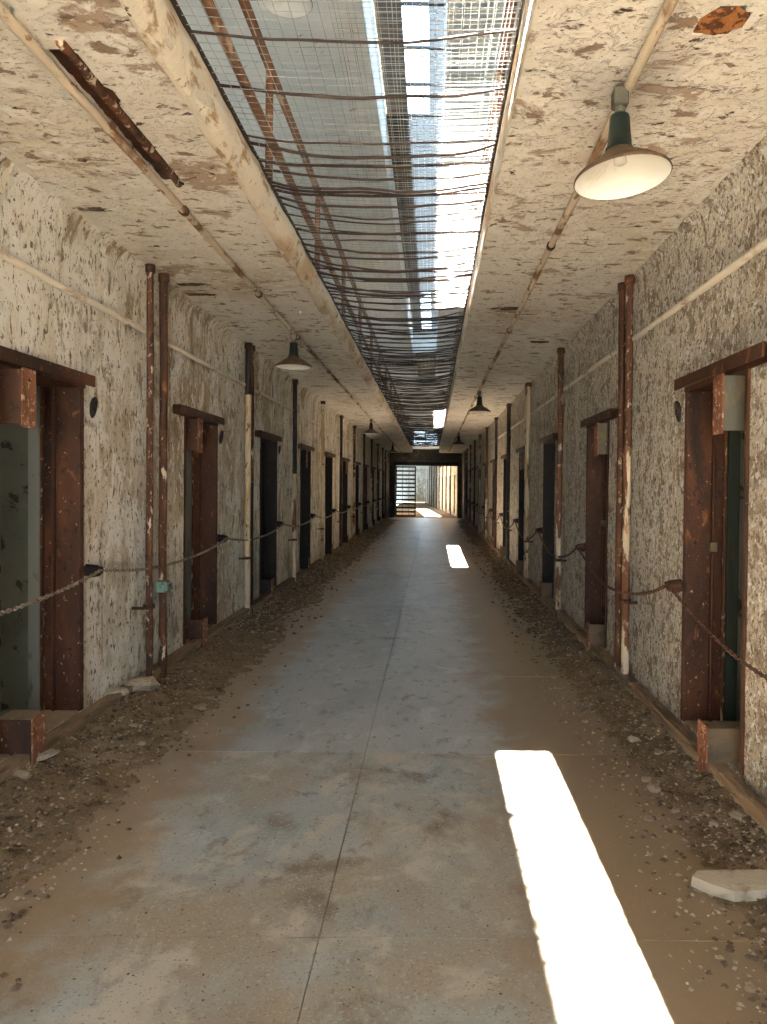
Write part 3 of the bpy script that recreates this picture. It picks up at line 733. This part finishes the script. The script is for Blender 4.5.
styles_r = [
    [('pipe_peel', 'pipe_rust', 1.85)],
    [('pipe_cream', 'pipe_cream', 2.1), ('pipe_cream', 'pipe_peel', 1.5)],
    [('pipe_black', 'pipe_black', 1.5), ('pipe_black', 'pipe_black', 2.4)],
    [('rust', 'pipe_black', 1.3)],
    [('pipe_peel', 'rust', 1.8)],
    [('pipe_cream', 'pipe_peel', 1.8)],
    [('rust', 'rust', 1.5)], [('pipe_rust', 'pipe_rust', 2)], [('pipe_black', 'pipe_black', 2)]]
LOOK = {'pipe_cream': 'cream painted', 'pipe_peel': 'peeling cream and rust', 'pipe_black': 'black', 'rust': 'dark rusty', 'pipe_rust': 'rust brown'}
for s, xw, st in ((-1, XL, styles_l), (1, XR, styles_r)):
    for k, pr in enumerate(st):
        y = (5.92 if s < 0 else 6.05) + BAY * (k + 1)
        for i, (ma, mb_, zc) in enumerate(pr):
            r = 0.034 if i == 0 else 0.028
            lk = LOOK[ma] if ma == mb_ else LOOK[ma] + ' pipe, ' + LOOK[mb_] + ' above,'
            pos = '' if len(pr) == 1 else (' near of pair,' if i == 0 else ' far of pair,')
            lab = '%s%s %s along the %s wall' % (lk + ('' if ma != mb_ else ' pipe'), pos, ORD[k + 1], SIDE[s])
            vpipe(xw - s * 0.08, y + (0.0 if i == 0 else 0.17), r, [(ZB, zc, ma), (zc, 3.22, mb_)], lab, (0.72,) if i == 0 else (), s=s)

# ---------------------------------------------------------------- curb, thresholds, door frames
for s, xw, dr in ((-1, XL, DL), (1, XR, DR)):
    root = bpy.data.objects.new('trim_1' if s < 0 else 'trim_2', None); C.objects.link(root)
    struct(root, 'low stone curb topped with weathered planks along the %s wall' % SIDE[s], 'curb')
    for k in range(-1, NB):
        ya = dr[1] + 0.0 + BAY * (k - 1) + 0.9; yb = ya + BAY - 0.01
        if yb < 0.5: continue
        j = R.uniform(-0.006, 0.006)
        build(MB().bbox(xw - s * 0.095 + j, xw + s * 0.02, ya, yb, -0.05, 0.095 + j, 0.012), 'curb_stone', M['stone'], root)
        build(MB().bbox(xw - s * 0.105 + j, xw - s * 0.02, ya + 0.01, yb - 0.006, 0.085 + j, 0.135 + j, 0.008), 'plank', M['wood'], root)

def door_parts(s, w, left):
    """built with origin on the wall face at the far edge of the opening; u runs into the wall"""
    root = bpy.data.objects.new('door_1', None); C.objects.link(root)
    B = lambda u0, u1, y0, y1, z0, z1, b=0.004: MB().bbox(s * u0, s * u1, y0, y1, z0, z1, b)
    # far jamb: broad steel plate, ridge, recessed channel, second ridge, timber stop
    build(B(-0.012, 0.145, -0.020, 0.006, SILL, HEAD), 'jamb', M['rust'], root)
    build(B(0.145, 0.160, -0.042, 0.0, SILL, HEAD), 'jamb_rib', M['rust'], root)
    build(B(0.160, 0.220, -0.014, 0.0, SILL, HEAD), 'jamb_channel', M['rust'], root)
    build(B(0.220, 0.232, -0.045, 0.0, SILL, HEAD), 'jamb_rib', M['pipe_rust'], root)
    build(B(0.245, 0.320, -0.020, 0.0, SILL, HEAD), 'door_stop', M['frame_grey' if left else 'frame_green'], root)
    build(B(-0.014, 0.0, 0.0, 0.028, SILL, HEAD), 'jamb_flange', M['rust'], root)
    # near jamb
    build(B(-0.012, 0.23, -w - 0.006, -w + 0.018, SILL, HEAD), 'jamb', M['rust'], root)
    build(B(-0.014, 0.0, -w - 0.024, -w, SILL, HEAD), 'jamb_flange', M['rust'], root)
    # header and sliding rail
    build(B(0.0, 0.24, -w, 0.0, HEAD - 0.02, HEAD + 0.003), 'header_plate', M['rust'], root)
    mb = B(-0.012, 0.0, -w - 0.32, 0.055, HEAD - 0.02, HEAD + 0.055); mb.bbox(-s * 0.075, 0.0, -w - 0.32, 0.055, HEAD + 0.052, HEAD + 0.060, 0.004) if s > 0 else mb.bbox(0.0, 0.075, -w - 0.32, 0.055, HEAD + 0.052, HEAD + 0.060, 0.004)
    mb.bbox(*( (-s * 0.075, -s * 0.062) if s > 0 else (0.062, 0.075)), -w - 0.32, 0.055, HEAD - 0.01, HEAD + 0.060, 0.003)
    build(mb, 'lintel_rail', M['rust'], root)
    # threshold
    build(B(-0.0, 0.42, -w + 0.01, -0.01, SILL - 0.05, SILL + 0.006), 'threshold', M['stone'], root)
    # upper and lower door guides: plate across the opening with a flange facing the corridor
    yg = -0.80 if left else -0.73
    for nm, z0, z1, m in (('upper_guide', 1.885, 2.175, 'rust' if left else 'dull_steel'), ('lower_guide', 0.03, 0.315, 'rust' if left else 'guide_brown')):
        p = build(B(-0.115 if nm == 'lower_guide' else -0.06, 0.15, yg - 0.012, yg, z0, z1, 0.002), nm, M[m], root)
        u = -0.115 if nm == 'lower_guide' else -0.06
        f = build(B(u - 0.010, u, yg - 0.012, yg + 0.125, z0 - 0.015, z1 + 0.012, 0.002), 'guide_flange', M['rust_pale'], p)
        mb = MB()
        for zz in (z0 + 0.05, (z0 + z1) / 2, z1 - 0.05):
            mb.tube([(s * (u - 0.010), yg + 0.055, zz), (s * (u - 0.018), yg + 0.055, zz)], 0.011, 6)
        build(mb, 'rivet_heads', M['rust_pale'], p)
    if not left:
        mb = B(0.13, 0.175, -0.05, -0.015, 1.19, 1.25); build(mb, 'latch', M['dull_steel'], root)
    return root
for s, xw, dr in ((-1, XL, DL), (1, XR, DR)):
    proto = door_parts(s, dr[1] - dr[0], s < 0)
    for k in range(NB):
        d = proto if k == 0 else copy_tree(proto)
        d.location = (xw, dr[1] + BAY * k, 0); d.name = 'door_%d' % ((k + 1) if s < 0 else (NB + k + 1))
        struct(d, 'rusted steel cell door frame on the %s wall, %s' % (SIDE[s], ordc(k)), 'door')
        if k > 1:  # farther frames recoloured near-black: doorway shade put into their colour
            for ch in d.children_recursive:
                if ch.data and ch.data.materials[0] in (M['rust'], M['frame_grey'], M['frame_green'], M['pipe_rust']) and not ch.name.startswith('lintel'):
                    ch.material_slots[0].link = 'OBJECT'; ch.material_slots[0].material = M['dark_steel_and_shade']
        if k > 0 and k in (2, 4, 6, 8):
            for ch in list(d.children):
                if ch.name.startswith('upper_guide'):
                    for g in list(ch.children): bpy.data.objects.remove(g)
                    bpy.data.objects.remove(ch)

# ---------------------------------------------------------------- hooks and chains
def chain_mesh(L_, sg, m, name):
    mb = MB(); pts = []; n = 400
    P = lambda t: Vector((0.012 * math.sin(t * 9), L_ * t, -sg * 4 * t * (1 - t)))
    # link positions by arc length
    pitch = 0.030; acc = 0; prev = P(0); pos = [(P(0), (P(.002) - P(0)).normalized())]
    for i in range(1, n + 1):
        q = P(i / n); acc += (q - prev).length
        if acc >= pitch: pos.append((q, (q - prev).normalized())); acc = 0
        prev = q
    for i, (p, t) in enumerate(pos):
        a = t.cross(Vector((1, 0, 0))).normalized(); b = t.cross(a)
        side = a if i % 2 else b; nor = b if i % 2 else a
        hl, hw, r = 0.021, 0.0105, 0.0042; ring = []
        for k in range(8):
            q = 2 * PI * k / 8; c_, s_ = math.cos(q), math.sin(q)
            cen = p + t * (hl * (abs(c_) ** .7) * (1 if c_ > 0 else -1)) + side * (hw * s_)
            out = (t * c_ + side * s_).normalized()
            ring.append([cen + r * (math.cos(g) * out + math.sin(g) * nor) for g in (0, PI / 2, PI, 1.5 * PI)])
        vs = [v for rr in ring for v in rr]
        mb.add(vs, [(k * 4 + j, k * 4 + (j + 1) % 4, ((k + 1) % 8) * 4 + (j + 1) % 4, ((k + 1) % 8) * 4 + j) for k in range(8) for j in range(4)], True)
    return mb.mesh(name, m)
for s, xw, dr, sg, m, hz in ((-1, XL, DL, 0.10, 'chain_l', 1.015), (1, XR, DR, 0.22, 'chain_r', 0.965)):
    cm = chain_mesh(BAY, sg, M[m], 'chain'); hm = None
    for k in range(-1, NB):
        yh = dr[1] + 0.10 + BAY * k
        if k < NB - 1:
            c = link('chain', cm, None, (xw - s * 0.085, yh, hz)); 
            tag(c, 'iron chain sagging between hooks along the %s wall, span %s' % (SIDE[s], ordc(k + 1)), 'chain', 'chains strung along the %s wall' % SIDE[s])
        if k >= 0:
            root = bpy.data.objects.new('chain_hook', None); C.objects.link(root); root.location = (xw, yh, hz)
            tag(root, 'rounded dark iron chain hook on the %s wall beside doorway %s' % (SIDE[s], ordc(k)), 'hook', 'chain hooks')
            if hm is None:
                mb = MB(); prof = []
                n = 14
                # lobed plate standing off the wall
                for q in range(n):
                    a = 2 * PI * q / n; prof.append((0.085 * math.cos(a) * (1.0 if math.cos(a) > 0 else 0.75), 0.042 * math.sin(a) - 0.012 * (math.cos(a) > 0)))
                vs = [(-s * 0.004, y, z) for y, z in prof] + [(-s * 0.075, y * 0.72, z * 0.8) for y, z in prof] + [(-s * 0.09, y * 0.5, z * 0.5) for y, z in prof]
                fs = [(i, (i + 1) % n, n + (i + 1) % n, n + i) for i in range(n)] + [(n + i, n + (i + 1) % n, 2 * n + (i + 1) % n, 2 * n + i) for i in range(n)] + [tuple(range(2 * n, 3 * n))]
                mb.add(vs, fs, True); hm = mb.mesh('hook_boss', M['rust'] if s > 0 else M['dark_steel_and_shade'])
                mb = MB(); mb.bbox(-s * 0.012, -s * 0.002, -0.135, 0.05, -0.03, 0.03, 0.003); hp = mb.mesh('mounting_plate', M['rust'])
                mb = MB().tube([(-s * 0.085, 0.0, 0.0), (-s * 0.10, 0.0, -0.012), (-s * 0.10, 0.0, 0.016), (-s * 0.085, 0, 0.02)], 0.006, 6); he = mb.mesh('eye', M['dark_steel_and_shade'])
            link('hook_boss', hm, root); link('mounting_plate', hp, root); link('eye', he, root)
            if k < 3 and (s < 0 or k == 0):
                rt = bpy.data.objects.new('wall_eyelet', None); C.objects.link(rt); rt.location = (xw, yh + 0.06, 2.07)
                tag(rt, 'small black iron eyelet high beside the %s wall doorway %s' % (SIDE[s], ordc(k)), 'eyelet', 'wall eyelets')
                pts = [(-s * (0.012 + 0.012 * math.sin(a)), 0.028 * math.cos(a), 0.06 * math.sin(a)) for a in [2 * PI * i / 16 for i in range(17)]]
                build(MB().tube(pts, 0.013, 6), 'ring', M['pipe_black'], rt)
                build(MB().lathe([(0.0, 0.02), (0.02, 0.02), (0.024, 0), (0.02, -0.02), (0, -0.02)], 10), 'bolt', M['dark_steel_and_shade'], rt, (-s * 0.01, 0, 0))

# ---------------------------------------------------------------- portal at the far end, gate, bay beyond
px0, px1, pz = -1.85, 1.27, 2.63
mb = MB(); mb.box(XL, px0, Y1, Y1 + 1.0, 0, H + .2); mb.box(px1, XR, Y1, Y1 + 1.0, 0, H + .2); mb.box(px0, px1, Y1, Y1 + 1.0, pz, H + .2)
mb.box(XL + .02, XL + 0.10, 35.6, Y1, 0, H); mb.box(XR - 0.10, XR - .02, 35.6, Y1, 0, H)  # thin panels added to darken the walls of the unlit last bay
struct(build(mb, 'wall_end', M['end_shade']), 'far end wall with a wide opening to the next corridor', 'wall')
mb = MB(); mb.box(px0 - .05, px1 + .05, Y1 - 0.12, Y1, pz - 0.05, pz + 0.14); struct(build(mb, 'trim_3', M['dark_steel_and_shade']), 'dark steel lintel over the opening at the far end', 'lintel')
gate = bpy.data.objects.new('barred_gate', None); C.objects.link(gate); gate.location = (-1.78, Y1 - 0.35, 0.05); tag(gate, 'dark iron barred gate standing in the opening at the far end', 'gate')
gw, gh = 0.95, 2.5
for x in (0, gw): build(MB().bbox(x - .03, x + .03, -.02, .02, 0, gh), 'stile', M['dark_steel_and_shade'], gate)
for i in range(13):
    z = 0.04 + (gh - .08) * i / 12; build(MB().bbox(0, gw, -.015, .015, z - .04, z + .04), 'bar', M['dark_steel_and_shade'], gate)
for x in (gw / 3, 2 * gw / 3): build(MB().tube([(x, 0, 0), (x, 0, gh)], 0.012, 6), 'upright', M['dark_steel_and_shade'], gate)

# corridor beyond, swinging a little to the left
bey = bpy.data.objects.new('beyond', None)
ang = math.radians(3.4); pv = Vector((0, Y1 + 1.0, 0)); rot = Matrix.Translation(pv) @ Matrix.Rotation(ang, 4, 'Z') @ Matrix.Translation(-pv)
B0, B1 = Y1 + 1.0, Y1 + 35
for s, xw, dr, m, nm in ((-1, XL, DL, 'wall', 'left'), (1, XR, DR, 'wall_r', 'right')):
    sh = 36.5 - dr[0]
    o = wall('wall_beyond_' + nm, xw + (0.25 if s < 0 else -0.25), s, dr, M[m], '%s wall of the corridor beyond the far opening, pierced by doorways' % nm, B0, B1, 11, y_shift=37.2)
    o.matrix_world = rot
    blk = MB()
    blk.box(xw + s * (WT + .0), xw + s * (WT + .05), B0, B1, 0, H); b_ = build(blk, 'wall_beyond_dark_sheet', M['boards']); b_.matrix_world = rot; struct(b_, 'dark sheet for the unlit cells behind the %s wall beyond the far opening' % nm, 'wall')  # flat dark sheet puts the cells' shade behind the doorways
    me = None
    for k in range(8):
        y = dr[1] + BAY * k + 37.2 + 1.1
        pp = rot @ Vector((xw - s * 0.33, y, 0))
        p_ = vpipe(pp.x, pp.y, 0.034, [(0.0, 3.22, 'pipe_rust' if k % 2 else 'pipe_black')], '%s pipe on the %s wall beyond the far opening, %s' % ('rusty' if k % 2 else 'black', nm, ORD[k] + ' there'), (), s=s)
o = struct(build(MB().box(XL, XR, B1, B1 + .2, 0, H), 'wall_beyond_end', M['wall']), 'plaster wall closing the corridor beyond the far opening', 'wall'); o.matrix_world = rot
mb = MB()
K0, K1 = B0 + 4.0, B0 + 16.5
mb.box(XL, -0.5, B0 - .2, B1, H, H + .15); mb.box(0.35, XR, B0 - .2, B1, H, H + .15); mb.box(-0.5, 0.35, B0 - .2, K0, H, H + .15); mb.box(-0.5, 0.35, K1, B1, H, H + .15)
o = struct(build(mb, 'ceiling_beyond', M['ceil']), 'ceiling with a long roof light beyond the far opening', 'ceiling'); o.matrix_world = rot
pp = rot @ Vector((-0.075, (K0 + K1) / 2, H + .17)); portal('beyond_portal', pp, (0, 0, ang), 0.85, K1 - K0)
pl = lamp((0.55, 52, H - .02), 'tiny dark pendant lamp hanging beyond the far opening')

# ---------------------------------------------------------------- rubble
def rock_mesh(seed, flat, sub=2, rough=.35):
    bm = bmesh.new(); bmesh.ops.create_icosphere(bm, subdivisions=sub, radius=1)
    for v in bm.verts:
        d = 1 + rough * nz(v.co + Vector((seed * 3.1, seed, 0)), 1.3) + .15 * nz(v.co + Vector((seed, 0, 7)), 3.5)
        v.co *= d; v.co.z *= flat
    me = bpy.data.meshes.new('rock'); bm.to_mesh(me); bm.free(); return me
rocks = [rock_mesh(i, R.uniform(.35, .7)) for i in range(8)]
for me in rocks: me.materials.append(M['rock'])
prock = [rock_mesh(20 + i, R.uniform(.3, .55), rough=.5) for i in range(6)]
for me in prock: me.materials.append(M['rubble'])
def rock(x, y, size, label, side, pale=False, group='loose stones in the soil', name='stone', rz=None, sc3=(1, .75, 1)):
    me = R.choice(prock if pale else rocks)
    o = link(name, me, None, (x, y, vh(side, x, y) + size * (0.30 if name == 'plaster_chunk' else 0.14)), (R.uniform(-.2, .2), R.uniform(-.2, .2), R.uniform(0, 6) if rz is None else rz))
    o.scale = (size * sc3[0], size * sc3[1], size * sc3[2]); return tag(o, label, 'stone', group)
def fp(px, py):                                # floor point under a pixel of the level view
    dy = py - 486; Y = EYE * F / dy; return ((px - 432) / F * Y, Y)
# named pieces
x, y = fp(658, 790); rock(x, y, 0.045, 'rounded grey stone in the soil below the nearest right door guide', 1)
x, y = fp(638, 742); rock(x, y, 0.045, 'pale lump of plaster near the right curb before the nearest doorway', 1, True)
x, y = fp(662, 757); rock(x, y, 0.035, 'grey stone close to the right curb by the nearest threshold', 1)
x, y = fp(612, 672); rock(x, y, 0.05, 'brown stone at the foot of the nearest right pipes', 1)
x, y = fp(742, 826); rock(x, y, 0.04, 'grey stone in the soil near the right edge of the view', 1)
x, y = fp(714, 772); rock(x, y, 0.035, 'small stone against the curb under the right door guide', 1)
x, y = fp(142, 704); rock(x, y, 0.13, 'large crumpled pale plaster chunk below the nearest left pipes', -1, True, 'plaster chunks by the left wall', 'plaster_chunk', 0.9, (1.1, .7, .8))
x, y = fp(108, 716); rock(x, y, 0.11, 'flat pale plaster chunk left of the crumpled one by the left wall', -1, True, 'plaster chunks by the left wall', 'plaster_chunk', 0.3, (1.2, .6, .7))
x, y = fp(136, 690); rock(x, y, 0.07, 'grey plaster chunk tucked against the wall behind the left pipes', -1, True, 'plaster chunks by the left wall', 'plaster_chunk', 1.3)
x, y = fp(38, 780); rock(x, y, 0.10, 'long pale plaster sliver below the left door guide', -1, True, 'plaster chunks by the left wall', 'plaster_chunk', 1.1, (1.3, .35, .6))
x, y = fp(22, 796); rock(x, y, 0.05, 'small grey stone at the left edge beside the plaster sliver', -1)
# broken slab on the right edge of the frame
bmx = MB(); x0, y0 = fp(698, 893)
out = [(0.0, 0.03), (0.03, 0.09), (0.12, 0.12), (0.30, 0.135), (0.50, 0.10), (0.55, -0.02), (0.34, -0.04), (0.24, -0.095), (0.14, -0.115), (0.06, -0.055)]
n = len(out); out = [(a, b * 0.62) for a, b in out]; vs = [(a, b, 0.0) for a, b in out] + [(a * .98 + .004, b * .96, 0.042 + .008 * nz((a, b, 0), 9)) for a, b in out]
bmx.add(vs, [tuple(reversed(range(n))), tuple(range(n, 2 * n))] + [(i, (i + 1) % n, n + (i + 1) % n, n + i) for i in range(n)])
tag(build(bmx, 'broken_slab', M['rubble'], None, (x0 + 0.0, y0 + 0.0, 0.012), (0.10, 0, -0.06)), 'pale broken plaster slab lying on the soil at the right edge', 'slab')
# generic stones
gl = {-1: 'small loose stone in the soil along the left wall', 1: 'small loose stone in the soil along the right wall'}
for i in range(90):
    side = -1 if i % 2 else 1
    y = 2.4 + 11 * R.random() ** 1.7
    x = R.uniform(XL + .15, -1.5) if side < 0 else R.uniform(1.0, XR - .15)
    rock(x, y, R.uniform(.012, .032), gl[side], side, False, group='small stones along the %s wall' % SIDE[side])

def scatter(name, n, m, label, smin, smax, flat, seed, edge):
    r = random.Random(seed); mb = MB()
    for i in range(n):
        side = -1 if r.random() < .55 else 1
        y = 1.9 + 24 * r.random() ** 2.1
        u = r.random() ** edge
        x = (-1.2 + (XL + .1 + 1.2) * u) if side < 0 else (.75 + (XR - .1 - .75) * u)
        mid = r.random() < .05
        if mid: x = r.uniform(-1.3, .8)
        sz = r.uniform(smin, smax) * (1 + (y > 8) * .5) * (.35 if mid else 1); z = vh(side, x, y) + sz * flat * .4 + 0.003
        a = r.uniform(0, 6.28); ca, sa = math.cos(a), math.sin(a); tl = r.uniform(-.5, .5)
        base = [(1, 0, 0), (.2, .8, 0), (-.9, .25, 0), (-.3, -.8, 0), (.15, .05, 1), (0, 0, -.6)]
        vs = []
        for p in base:
            q = [c * (1 + r.uniform(-.3, .3)) * sz for c in p]; q[2] = q[2] * flat + q[0] * tl * .5
            vs.append((x + q[0] * ca - q[1] * sa, y + q[0] * sa + q[1] * ca, z + q[2]))
        mb.add(vs, [(0, 1, 4), (1, 2, 4), (2, 3, 4), (3, 0, 4), (1, 0, 5), (2, 1, 5), (3, 2, 5), (0, 3, 5)])
    return tag(build(mb, name, m), label, 'debris', kind='stuff')
scatter('plaster_crumbs', 2200, M['flake'], 'pale plaster crumbs scattered over the soil and slab edges', .002, .007, .3, 3, .45)
scatter('soil_clods', 7500, M['clod'], 'dark soil clods scattered along both verges', .004, .020, .6, 4, .35)
scatter('gravel', 7000, M['rock'], 'brown grit and gravel strewn along both verges', .004, .015, .6, 5, .42)
